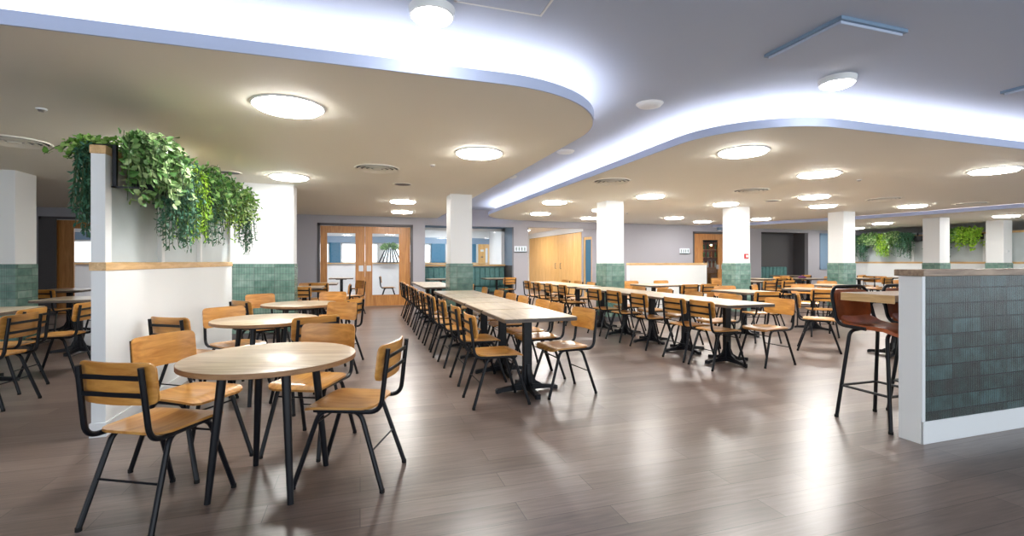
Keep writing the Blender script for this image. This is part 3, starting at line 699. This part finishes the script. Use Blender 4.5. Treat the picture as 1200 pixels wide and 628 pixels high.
def make_stool():
    t = thing('bar_stool', 'brown leather bar stool at the open end of the counter', 'bar stool', (3.87, 2.63, 0), PI, 'leather bar stools along the counter')
    # local: +Y is the front
    for sx in (-1, 1):
        for sy in (-1, 1):
            l = MB().tube(bezc([(sx * .215, sy * .205, 0), (sx * .155, sy * .14, .70), (sx * .06, sy * .12, .715)], 5), .0135, 10).build('leg', 'black', t, True)
            MB().lathe([(.001, 0), (.016, 0), (.016, .02), (.001, .02)], 10, (sx * .215, sy * .205, 0)).build('foot_cap', 'rubber', l)
    z = .26; f = 1 - z / .715 * .3
    c = [(-.192, -.182, z), (.192, -.182, z), (.192, .182, z), (-.192, .182, z)]
    for a, b in zip(c, c[1:] + c[:1]): MB().tube([a, b], .010, 8).build('foot_rail', 'black', t, True)
    # hoop of the back
    hp = bezc([(-.205, .02, .735), (-.215, -.20, .745), (-.205, -.255, .98), (-.16, -.265, 1.045), (.16, -.265, 1.045), (.205, -.255, .98), (.215, -.20, .745), (.205, .02, .735)], 6)
    MB().tube(hp, .0135, 10).build('back_hoop', 'black', t, True)
    def seat(u, v):
        x = u; y = v
        zz = .745 - .018 * (1 - (u / .2) ** 2) - (0.03 * max(0, (v - .12) / .1) ** 2) + .05 * max(0, (-v - .1) / .1) ** 2
        return (x, y, zz, 0, 0, 1)
    MB().sheet(.205, .215, .07, .028, seat, 12, .03).build('seat', 'leather', t, True)
    def back(u, v):
        y = -.225 - .05 * (1 - (u / .2) ** 2) - (v + .1) * .12
        return (u, y, .895 + v, 0, 1, 0)
    MB().sheet(.195, .125, .06, .022, back, 12).build('backrest', 'leather', t, True)
    sm = MB()
    for s in (-1, 1): sm.tube([(s * .12, -.262, .80), (s * .15, -.245, .90), (s * .155, -.24, .99)], .003, 5)
    sm.build('seam', 'leather', t)
    return t
stool = make_stool()
for i, (x, lb) in enumerate([(4.44, 'brown leather bar stool, second along from the open end of the counter'), (5.05, 'brown leather bar stool, third along from the open end of the counter')]):
    dup(stool, (x, 2.62, 0), PI + .03 * i, lb)

# ------------------------------------------------------------------ chairs and tables
def make_chair():
    t = thing('dining_chair', 'x', 'chair')
    r = .0132
    for sx in (-1, 1):
        side = []
        top = Vector((sx * .152, 0, .425))
        for sy in (1, -1):
            path = bezc([(sx * .195, sy * .25, .012), (sx * .158, sy * .115, .425), (sx * .152, 0, .425)], 6)
            l = MB().tube(path, r, 9).build('leg', 'black', t, True)
            MB().lathe([(.001, 0), (.0138, 0), (.0138, .02), (.001, .02)], 9, (sx * .195, sy * .25, 0)).build('foot_cap', 'rubber', l, True)
        p = bezc([(sx * .176, .14, .432), (sx * .176, -.235, .428), (sx * .168, -.275, .775)], 7)
        MB().tube(p, r, 9).build('back_post', 'black', t, True)
    for z, y in ((.645, -.262), (.725, -.271)):
        MB().box((0, y, z), (.345, .007, .022), 0, .002).build('back_rail', 'black', t)
    MB().tube([(-.178, -.185, .215), (.178, -.185, .215)], .0055, 7).build('stretcher', 'black', t, True)
    MB().tube([(-.162, .13, .36), (.162, .13, .36)], .0055, 7).build('stretcher', 'black', t, True)
    def seat(u, v):
        zz = .447 - .013 * (1 - min(1, (u / .19) ** 2)) * max(0, 1 - ((v + .03) / .16) ** 2)
        if v > .12: zz -= .028 * ((v - .12) / .09) ** 2
        return (u, v + .01, zz, 0, 0, 1)
    MB().sheet(.205, .20, .07, .013, seat, 14, .10).build('seat', 'ply_seat', t, True)
    def back(u, v):
        y = -.258 - v * .11 + .035 * (u / .2) ** 2 - .004
        return (u, y, .695 + v, 0, 1, .1)
    MB().sheet(.205, .098, .035, .011, back, 14).build('backrest', 'ply', t, True)
    return t
PC = make_chair(); used = [False]
NUDGE = {0: (-0.015, 0.037), 2: (0.08, 0.0), 10: (0.08, 0.0), 12: (-0.018, -0.008), 17: (0.0, 0.02), 21: (-0.028, -0.028), 25: (0.04, 0.0), 27: (0.02, 0.0), 32: (-0.015, 0.037), 36: (-0.014, 0.014), 41: (-0.015, -0.037), 48: (-0.014, -0.014), 51: (0.015, 0.037), 54: (0.014, 0.014), 58: (-0.038, -0.092), 68: (0.08, 0.0), 84: (-0.037, 0.015), 88: (0.06, 0.0), 92: (0.06, 0.0)}
CN = [0]
def chair(x, y, f, label, group=None):
    """f: facing direction (angle in degrees from +Y clockwise, or a vector)"""
    rz = -math.atan2(f[0], f[1])
    nx, ny = NUDGE.get(CN[0], (0, 0)); x += nx; y += ny; CN[0] += 1
    if not used[0]:
        used[0] = True; PC.location = (x, y, 0); PC.rotation_euler = (0, 0, rz); PC['label'] = label
        if group: PC['group'] = group
        kids(PC); return PC
    o = dup(PC, (x, y, 0), rz, label)
    if group: o['group'] = group
    elif 'group' in o: del o['group']
    return o

def make_rect_table(w=.70, d=.82):
    t = thing('dining_table', 'x', 'table')
    def rr(W, D, rad):
        out = []
        for cx, cy, a in ((W / 2 - rad, D / 2 - rad, 0), (-W / 2 + rad, D / 2 - rad, 90), (-W / 2 + rad, -D / 2 + rad, 180), (W / 2 - rad, -D / 2 + rad, 270)):
            out += arc(cx, cy, rad, a, a + 90, 5)
        return out
    tp = MB().prism(rr(w - .012, d - .012, .03), .744, .75).build('tabletop', 'oak_rect', t)
    MB().prism(rr(w, d, .035), .715, .745).build('edge_band', 'edge_dark', tp, True)
    MB().box((0, 0, .37), (.085, .055, .66), 0, .006).build('column', 'iron', t)
    MB().box((0, 0, .704), (.32, .40, .02), 0, .003).build('top_plate', 'iron', t)
    b = MB()
    for ax in (0, 1):
        for s in (-1, 1):
            # tapering arm with flared gusset
            n = Vector((s, 0, 0)) if ax == 0 else Vector((0, s, 0)); q = Vector((-n.y, n.x, 0))
            P = [(.0, .022, .016, .075), (.14, .020, .016, .062), (.26, .022, .010, .045), (.30, .026, .0, .04), (.315, .018, .0, .03)]
            vs = []
            for (u, hw, z0, z1) in P:
                for (sw, zz) in ((-1, z0), (1, z0), (1, z1), (-1, z1)): vs.append(n * u + q * sw * hw + Vector((0, 0, zz)))
            fs = [(0, 1, 2, 3), (16, 19, 18, 17)]
            for i in range(4):
                for k in range(4): fs.append((i * 4 + k, i * 4 + 4 + k, i * 4 + 4 + (k + 1) % 4, i * 4 + (k + 1) % 4))
            b.add(vs, fs)
            g = [(.02, .055), (.15, .062), (.085, .10), (.052, .17), (.04, .26), (.02, .26)]
            m = len(g); vs = [n * u + q * sw * .012 + Vector((0, 0, z)) for sw in (-1, 1) for u, z in g]
            b.add(vs, [tuple(range(m)), tuple(range(2 * m - 1, m - 1, -1))] + [(k, m + k, m + (k + 1) % m, (k + 1) % m) for k in range(m)])
    b.build('cross_base', 'iron', t)
    return t
PT = make_rect_table(); usedt = [False]
def table(x, y, label, group=None, rz=0.0):
    if not usedt[0]:
        usedt[0] = True; PT.location = (x, y, 0); PT.rotation_euler = (0, 0, rz); PT['label'] = label
        if group: PT['group'] = group
        return PT
    o = dup(PT, (x, y, 0), rz, label)
    if group: o['group'] = group
    elif 'group' in o: del o['group']
    return o
def make_round_table():
    t = thing('round_table', 'x', 'table', (0, 0, 0), 0, 'round tables along the planted screen')
    tp = MB().lathe([(.001, .694), (.446, .694), (.448, .697), (.448, .7195), (.444, .7215), (.001, .7215)], 56).build('tabletop', 'oak_top', t, True)
    MB().lathe([(.447, .692), (.4505, .694), (.4505, .718), (.447, .720)], 56, close=False).build('edge_band', 'edge', tp, True)
    MB().lathe([(.27, .66), (.29, .66), (.29, .694), (.27, .694)], 32, close=False).build('under_ring', 'iron', t, True)
    for sx in (-1, 1):
        for sy in (-1, 1):
            MB().tube([(sx * .215, sy * .232, 0), (sx * .165, sy * .18, .692)], [.016, .024], 12).build('leg', 'black', t, True)
    return t
RT = make_round_table()
CAM_A = R(17.78)
RT.location = (-.475, 2.96, 0); RT.rotation_euler = (0, 0, -CAM_A); RT['label'] = 'nearest round oak table with four black splayed legs'
dup(RT, (-.83, 4.875, 0), .5, 'middle one of three round oak tables along the planted screen')
dup(RT, (-.72, 6.53, 0), .2, 'farthest round oak table, in front of the wide tiled pier')

g1 = 'chairs around the near round table'; g2 = 'chairs around the middle round table'; g3 = 'chairs around the far round table'
chair(-.94, 2.80, (.46, .89), 'plywood chair nearest the camera, its slatted back turned to us', g1)
chair(-.98, 3.39, (.84, -.55), 'plywood chair between the near round table and the screen, facing us', g1)
chair(-.125, 2.93, (-.93, .38), 'plywood chair on the aisle side of the near round table, seen side-on', g1)
chair(-.32, 3.5, (-.42, -.90), 'plywood chair on the far side of the near round table', g1)
chair(-1.37, 4.79, (.55, .84), 'plywood chair close against the screen, back turned, at the middle round table', g2)
chair(-.46, 4.5, (-.48, .876), 'plywood chair back-on at the near aisle side of the middle round table', g2)
chair(-1.15, 5.25, (.65, -.76), 'plywood chair at the screen side of the middle round table, facing us', g2)
chair(-.34, 5.49, (-.63, -.78), 'plywood chair at the far aisle side of the middle round table, facing us', g2)
chair(-1.15, 6.42, (.75, .66), 'plywood chair back-on at the screen side of the far round table', g3)
chair(-1.2, 7.25, (.60, -.80), 'plywood chair against the green tiles of the wide pier', g3)
chair(-.36, 6.28, (-.85, .52), 'plywood chair back-on at the aisle side of the far round table', g3)
chair(-.46, 7.45, (-.3, -.95), 'plywood chair on the far side of the far round table, facing us', g3)

# centre row
rnd = random.Random(5)
gt = 'tables of the long centre row'
for i in range(5): table(1.54, 4.325 + .84 * i, ('oak topped table on black pedestal, %s in the long centre row' % ('nearest' if i == 0 else ORD[i] + ' from the front')), gt)
for i in range(3): table(1.54, 9.72 + .83 * i, 'oak topped table beyond the tiled column of the centre row, %s' % ('nearest that column' if i == 0 else ORD[i] + ' from that column'), 'tables beyond the centre column')
gl = 'chairs along the aisle side of the centre row'
for i, y in enumerate([4.1, 4.88, 5.72, 6.35, 6.93, 7.5, 8.3, 9.0, 9.68, 10.35, 10.95]):
    j = rnd.uniform(-.05, .05)
    chair(1.165 + rnd.uniform(-.015, .02), y, (1, j), 'plywood chair on the aisle side of the centre table row, %s' % ('nearest the camera' if i == 0 else ORD[i] + ' from the front'), gl)
gr = 'chairs along the inner side of the centre row'
for i, (y, x) in enumerate([(4.2, 1.86), (4.83, 1.83), (5.28, 1.81), (5.95, 1.83), (6.5, 1.82), (7.2, 1.86), (8.2, 1.88), (9.45, 1.92), (10.1, 1.9)]):
    chair(x, y, (-1, -.10 if i == 0 else rnd.uniform(-.05, .06)), 'plywood chair on the inner side of the centre table row, %s' % ('nearest the camera' if i == 0 else ORD[i] + ' from the front'), gr)
# right long row
gt = 'tables of the second long row'
for i in range(5): table(4.35, 4.80 + .80 * i, 'oak topped table on black pedestal, %s in the long row before the cupboards' % ('nearest' if i == 0 else ORD[i]), gt, 0)
for i in range(3): table(4.35, 9.05 + .84 * i, 'oak topped table by the cupboard opening, %s beyond the tiled column' % ORD[i].replace('nearest', 'first'), 'tables by the cupboard opening')
gl = 'chairs along the near side of the second long row'
for i, y in enumerate([4.61, 5.14, 5.95, 6.65, 7.29]):
    chair(4.06 + rnd.uniform(-.02, .02), y, (1, rnd.uniform(-.06, .06)), 'plywood chair with its back to the open floor at the long right row, %s' % ('nearest' if i == 0 else ORD[i] + ' one'), gl)
for i, y in enumerate([8.62, 9.3, 9.95, 10.65]):
    chair(4.04 + rnd.uniform(-.02, .02), y, (1, rnd.uniform(-.06, .06)), 'plywood chair back-on at the tables by the cupboard opening, %s' % ('nearest' if i == 0 else ORD[i] + ' one'), 'chairs at the tables by the cupboards')
gr = 'chairs along the far side of the second long row'
for i, (y, x) in enumerate([(4.62, 4.76), (5.35, 4.68), (6.1, 4.66), (6.85, 4.68), (7.6, 4.66)]):
    chair(x, y, (-1, -.08 if i == 0 else rnd.uniform(-.05, .05)), 'plywood chair facing us across the long right row, %s' % ('nearest' if i == 0 else ORD[i] + ' one'), gr)
for i, y in enumerate([9.55, 10.2, 10.9]):
    chair(4.68, y, (-1, rnd.uniform(-.05, .05)), 'plywood chair facing us across the tables by the cupboards, %s' % ('nearest' if i == 0 else ORD[i] + ' one'), 'facing chairs at the tables by the cupboards')

# left of the screen
table(-3.72, 5.45, 'oak topped table at the left picture edge, near one of two', 'tables left of the screen')
table(-3.72, 6.30, 'oak topped table at the left picture edge, far one of two', 'tables left of the screen')
gs = 'chairs left of the screen'
chair(-3.06, 5.28, (-1, .12), 'plywood chair at the left picture edge with black slatted back, nearest one', gs)
chair(-3.29, 5.86, (-1, .05), 'plywood chair half hidden behind the nearest left edge chair', gs)
chair(-3.20, 6.50, (-1, .0), 'plywood chair back-on just left of the screen post', gs)
table(-3.70, 8.05, 'oak topped table just past the screen at the left, before the far doors', 'tables left of the screen')
chair(-3.05, 7.9, (-1, .1), 'plywood chair pulled up to the table just past the screen at the left', gs)
chair(-3.75, 8.9, (0, -1), 'plywood chair behind the table just past the screen, facing us', gs)
table(-5.0, 10.6, 'oak topped table before the far left oak doors', 'tables left of the screen')
chair(-4.55, 10.9, (-.9, -.4), 'pale plywood chair before the far left oak doors, facing us', gs)
chair(-4.95, 9.95, (.1, 1), 'plywood chair back-on before the far left oak doors', gs)

# before the oak doors
table(-1.05, 10.2, 'oak topped table just behind the wide tiled pier', 'tables before the oak doors')
table(-.85, 11.8, 'oak topped table closest to the oak doors', 'tables before the oak doors')
gd = 'chairs before the oak doors'
chair(-1.05, 9.6, (0, 1), 'plywood chair back-on just behind the wide tiled pier', gd)
chair(-.45, 10.1, (-1, 0), 'plywood chair at the aisle side of the table behind the pier', gd)
chair(-1.0, 10.85, (0, -1), 'plywood chair facing us over the table behind the pier', gd)
chair(-.85, 11.2, (0, 1), 'plywood chair back-on at the table closest to the oak doors', gd)
chair(-.2, 11.9, (-.85, -.5), 'plywood chair angled to the aisle in front of the left oak door pane', gd)

# nook
table(3.95, 13.86, 'small oak table before the banquette, right of the column', 'tables at the nook banquette', PI / 2)
table(2.25, 13.86, 'small pale table before the banquette, left of the column', 'tables at the nook banquette', PI / 2)
chair(4.1, 13.28, (-.1, 1), 'plywood chair back-on at the nook banquette table', None)

# middle and right field of tables
def cluster(tx, ty, tl, chairs, grp, rz=0.0):
    table(tx, ty, tl, 'single tables in the right half of the hall', rz)
    for x, y, f, lb in chairs: chair(x, y, f, lb, grp)
G = 'chairs at the single tables on the right'
cluster(6.25, 6.50, 'pale table behind the end of the long right row', [(6.0, 5.92, (.3, .95), 'plywood chair back-on just behind the end chair of the long right row'), (6.5, 7.08, (-.3, -.95), 'orange toned plywood chair before the red call point column, facing us')], G)
cluster(6.80, 4.45, 'pale table half hidden by the bar counter', [(6.17, 5.05, (.65, -.76), 'plywood chair seen side-on left of the leather bar stool'), (7.4, 4.1, (-.8, .5), 'plywood chair behind the leather bar stool')], G, .3)
table(6.1, 8.9, 'table before the low white wall, left one of the pair', 'single tables in the right half of the hall'); table(6.82, 8.9, 'table before the low white wall, right one of the pair', 'single tables in the right half of the hall')
for x, y, f, lb in [(6.35, 8.25, (0, 1), 'plywood chair back-on before the low white wall, left of two'), (6.85, 8.25, (.1, 1), 'plywood chair back-on before the low white wall, right of two'), (6.0, 9.55, (0, -1), 'plywood chair against the low white wall, by its left end'), (6.95, 9.6, (0, -1), 'plywood chair against the middle of the low white wall'), (5.62, 9.3, (.9, -.4), 'plywood chair turned sideways by the left end of the low white wall')]: chair(x, y, f, lb, 'chairs before the low white wall')
cluster(7.95, 6.62, 'pale table straight behind the side-on chair', [(7.44, 6.05, (.6, .8), 'plywood chair with slatted back directly behind the side-on chair'), (8.45, 7.2, (-.6, -.8), 'plywood chair facing us beyond the table behind the side-on chair'), (7.55, 7.25, (.5, -.8), 'plywood chair facing us left of the tiled column')], G, .3)
cluster(9.75, 7.6, 'pale table right of the column before the far planted screen', [(9.2, 7.05, (.6, .8), 'plywood chair back-on above the leather stool'), (10.3, 8.15, (-.6, -.8), 'plywood chair facing us over the leather stool table'), (10.3, 7.05, (-.6, .8), 'plywood chair back-on right above the leather stool')], G, .3)
cluster(9.7, 9.85, 'table right behind the red call point column', [(9.4, 9.2, (0, 1), 'plywood chair back-on right of the red call point column, nearest'), (9.98, 9.2, (0, 1), 'plywood chair back-on right of the call point column, second one'), (9.4, 10.5, (0, -1), 'plywood chair facing us right of the call point column, nearest it'), (9.98, 10.5, (0, -1), 'plywood chair facing us right of the call point column, second from it')], G)
names = ['table before the alcove, near left', 'alcove table with the purple bundle', 'table by the far planted screen, left one', 'table by the far planted screen, right one', 'farthest table, right in front of the alcove bench', 'table between the last two tiled columns', 'table before the far screen\'s near end']
for i, (x, y) in enumerate([(11.3, 11.2), (12.9, 10.9), (14.6, 10.6), (16.3, 10.9), (14.7, 13.3), (12.7, 7.4), (15.8, 7.2)]):
    nm = names[i]
    ch = [(x - .05, y - .62, (0, 1), 'plywood chair back-on at the ' + nm), (x + .05, y + .64, (0, -1), 'plywood chair facing us at the ' + nm), (x - .6, y, (1, 0), 'plywood chair at the left side of the ' + nm), (x + .6, y, (-1, 0), 'plywood chair at the right side of the ' + nm)]
    if i == 4: ch = ch[:1]
    cluster(x, y, 'pale ' + nm, ch, G)
t = thing('cloth_bundle', 'dark purple bundle lying on a table before the alcove', 'bag', (12.66, 10.9, .75))
t.scale = (.65, .65, .5)
MB().lathe([(.001, 0), (.14, 0), (.18, .04), (.15, .10), (.06, .14), (.001, .15)], 14).build('bag_body', 'purple', t, True)
MB().tube(bezc([(-.1, 0, .1), (-.08, 0, .2), (.08, 0, .2), (.1, 0, .1)], 5), .012, 7).build('strap', 'purple', t, True)
# low white wall
t = thing('low_white_wall', 'low white wall with pale oak cap between two tiled columns', 'low wall', (6.3, 10.2, 0))
MB().ab(0, 2.3, 0, .12, 0, 1.16).build('panel', 'white', t); MB().ab(-.01, 2.31, -.01, .13, 1.16, 1.215, .003).build('oak_cap', 'rail_oak', t); MB().ab(0, 2.3, -.012, 0, 0, .1).build('skirting', 'white', t)

rnd = random.Random(6)
# room beyond: tables, chairs, tall fern stand
table(-.55, 15.6, 'dark table seen through the left oak door pane', 'tables in the room beyond'); table(1.55, 15.4, 'dark table seen through the right oak door pane', 'tables in the room beyond'); table(-6.3, 15.9, 'dark table seen through the far left door glass', 'tables in the room beyond')
chair(.85, 15.3, (1, 0), 'plywood chair seen side-on through the right oak door pane', 'chairs in the room beyond')
chair(-.05, 15.1, (-.5, .85), 'plywood chair seen through the left oak door pane', 'chairs in the room beyond')
chair(-6.0, 15.2, (-.5, .85), 'plywood chair seen through the far left door glass', 'chairs in the room beyond')
t = thing('fern_stand', 'fern on a fan of thin black rods seen through the right oak door', 'plant', (1.0, 17.02, 1.21))
st = MB()
for k in range(7):
    u = -.33 + .11 * k; st.tube([(u * 1.15, 0, 0), (u * .45, 0, .50)], .026, 6)
st.ab(-.42, .42, -.06, .06, 0, .02); st.build('rod_frame', 'black', t)
fo = MB()
for i in range(420):
    a = rnd.uniform(0, PI); rr = rnd.uniform(.05, .3); d = Vector((math.cos(a), rnd.uniform(-.35, .35), math.sin(a) * .6))
    leaf_add(fo, Vector((0, 0, .48)) + d * rr, d + rv(.6), rv() + Vector((0, -1, .4)), rnd.uniform(.06, .1), rnd.uniform(.015, .025))
fo.build('foliage', 'leafy', t)

# ------------------------------------------------------------------ small wall fittings
def pictogram_sign(loc, label, n):
    t = thing('pictogram_sign', label, 'sign', loc, 0, 'small pictogram signs on the lilac wall')
    w = .09 * n + .04
    MB().box((0, -.008, 0), (w, .014, .17), 0, .003).build('plate', 'pale_ceramic', t)
    MB().box((0, -.03, -.095), (w, .05, .012)).build('ledge', 'mark', t)
    m = MB()
    for k in range(n):
        x = (k - (n - 1) / 2) * .09
        m.box((x, -.0165, .045), (.02, .003, .02)); m.box((x, -.0165, .008), (.034, .003, .045)); m.box((x - .009, -.0165, -.035), (.012, .003, .045)); m.box((x + .009, -.0165, -.035), (.012, .003, .045))
    m.build('pictograms', 'tile_green', t)
pictogram_sign((4.68, YW, 1.64), 'small pale pictogram sign left of the cupboard opening', 4)
pictogram_sign((10.66, YW, 1.62), 'small pale pictogram sign beside the lit bar doors', 4)
t = thing('call_point', 'small red fire call point on the white column', 'alarm', (8.46, 8.74, 1.375))
MB().box((0, -.015, 0), (.11, .03, .11), 0, .006).build('housing', 'red', t); MB().box((.004, -.032, 0), (.055, .004, .05)).build('window', 'white', t)
t = thing('socket_plate', 'small white socket plate on the far right column', 'socket', (18.0, 8.74, 1.55))
MB().box((0, -.008, 0), (.15, .016, .09), 0, .003).build('plate', 'white', t); MB().box((0, -.018, 0), (.03, .004, .05)).build('switch', 'frost', t)
t = thing('exit_box', 'small dark box on the wall above the lit bar doors', 'sign', (12.1, YW, 2.42))
MB().box((0, -.05, 0), (.16, .10, .12), 0, .005).build('body', 'bluegrey', t); MB().box((0, -.03, -.075), (.12, .05, .03)).build('lens', 'white', t)

# ------------------------------------------------------------------ world, camera, view
wd = bpy.data.worlds.new('World'); scene.world = wd; wd.use_nodes = True
bg = wd.node_tree.nodes['Background']; bg.inputs['Color'].default_value = (.86, .93, 1.0, 1); bg.inputs['Strength'].default_value = 1.3
cam = bpy.data.cameras.new('camera'); co = bpy.data.objects.new('camera', cam); COL.objects.link(co)
co.location = (0, 0, 1.25); co.rotation_euler = (R(90), 0, -CAM_A)
cam.sensor_width = 36; cam.lens = 36 * 555 / 1200; cam.shift_y = -7.5 / 1200; cam.clip_start = .05; cam.clip_end = 100
scene.camera = co
vs = scene.view_settings
vs.view_transform = 'Standard'; vs.look = 'None'; vs.exposure = 1.15; vs.gamma = 1.0; vs.use_curve_mapping = False
scene.cycles.use_denoising = True
scene.cycles.max_bounces = 8; scene.cycles.diffuse_bounces = 5; scene.cycles.transparent_max_bounces = 12
scene.cycles.sample_clamp_indirect = 6
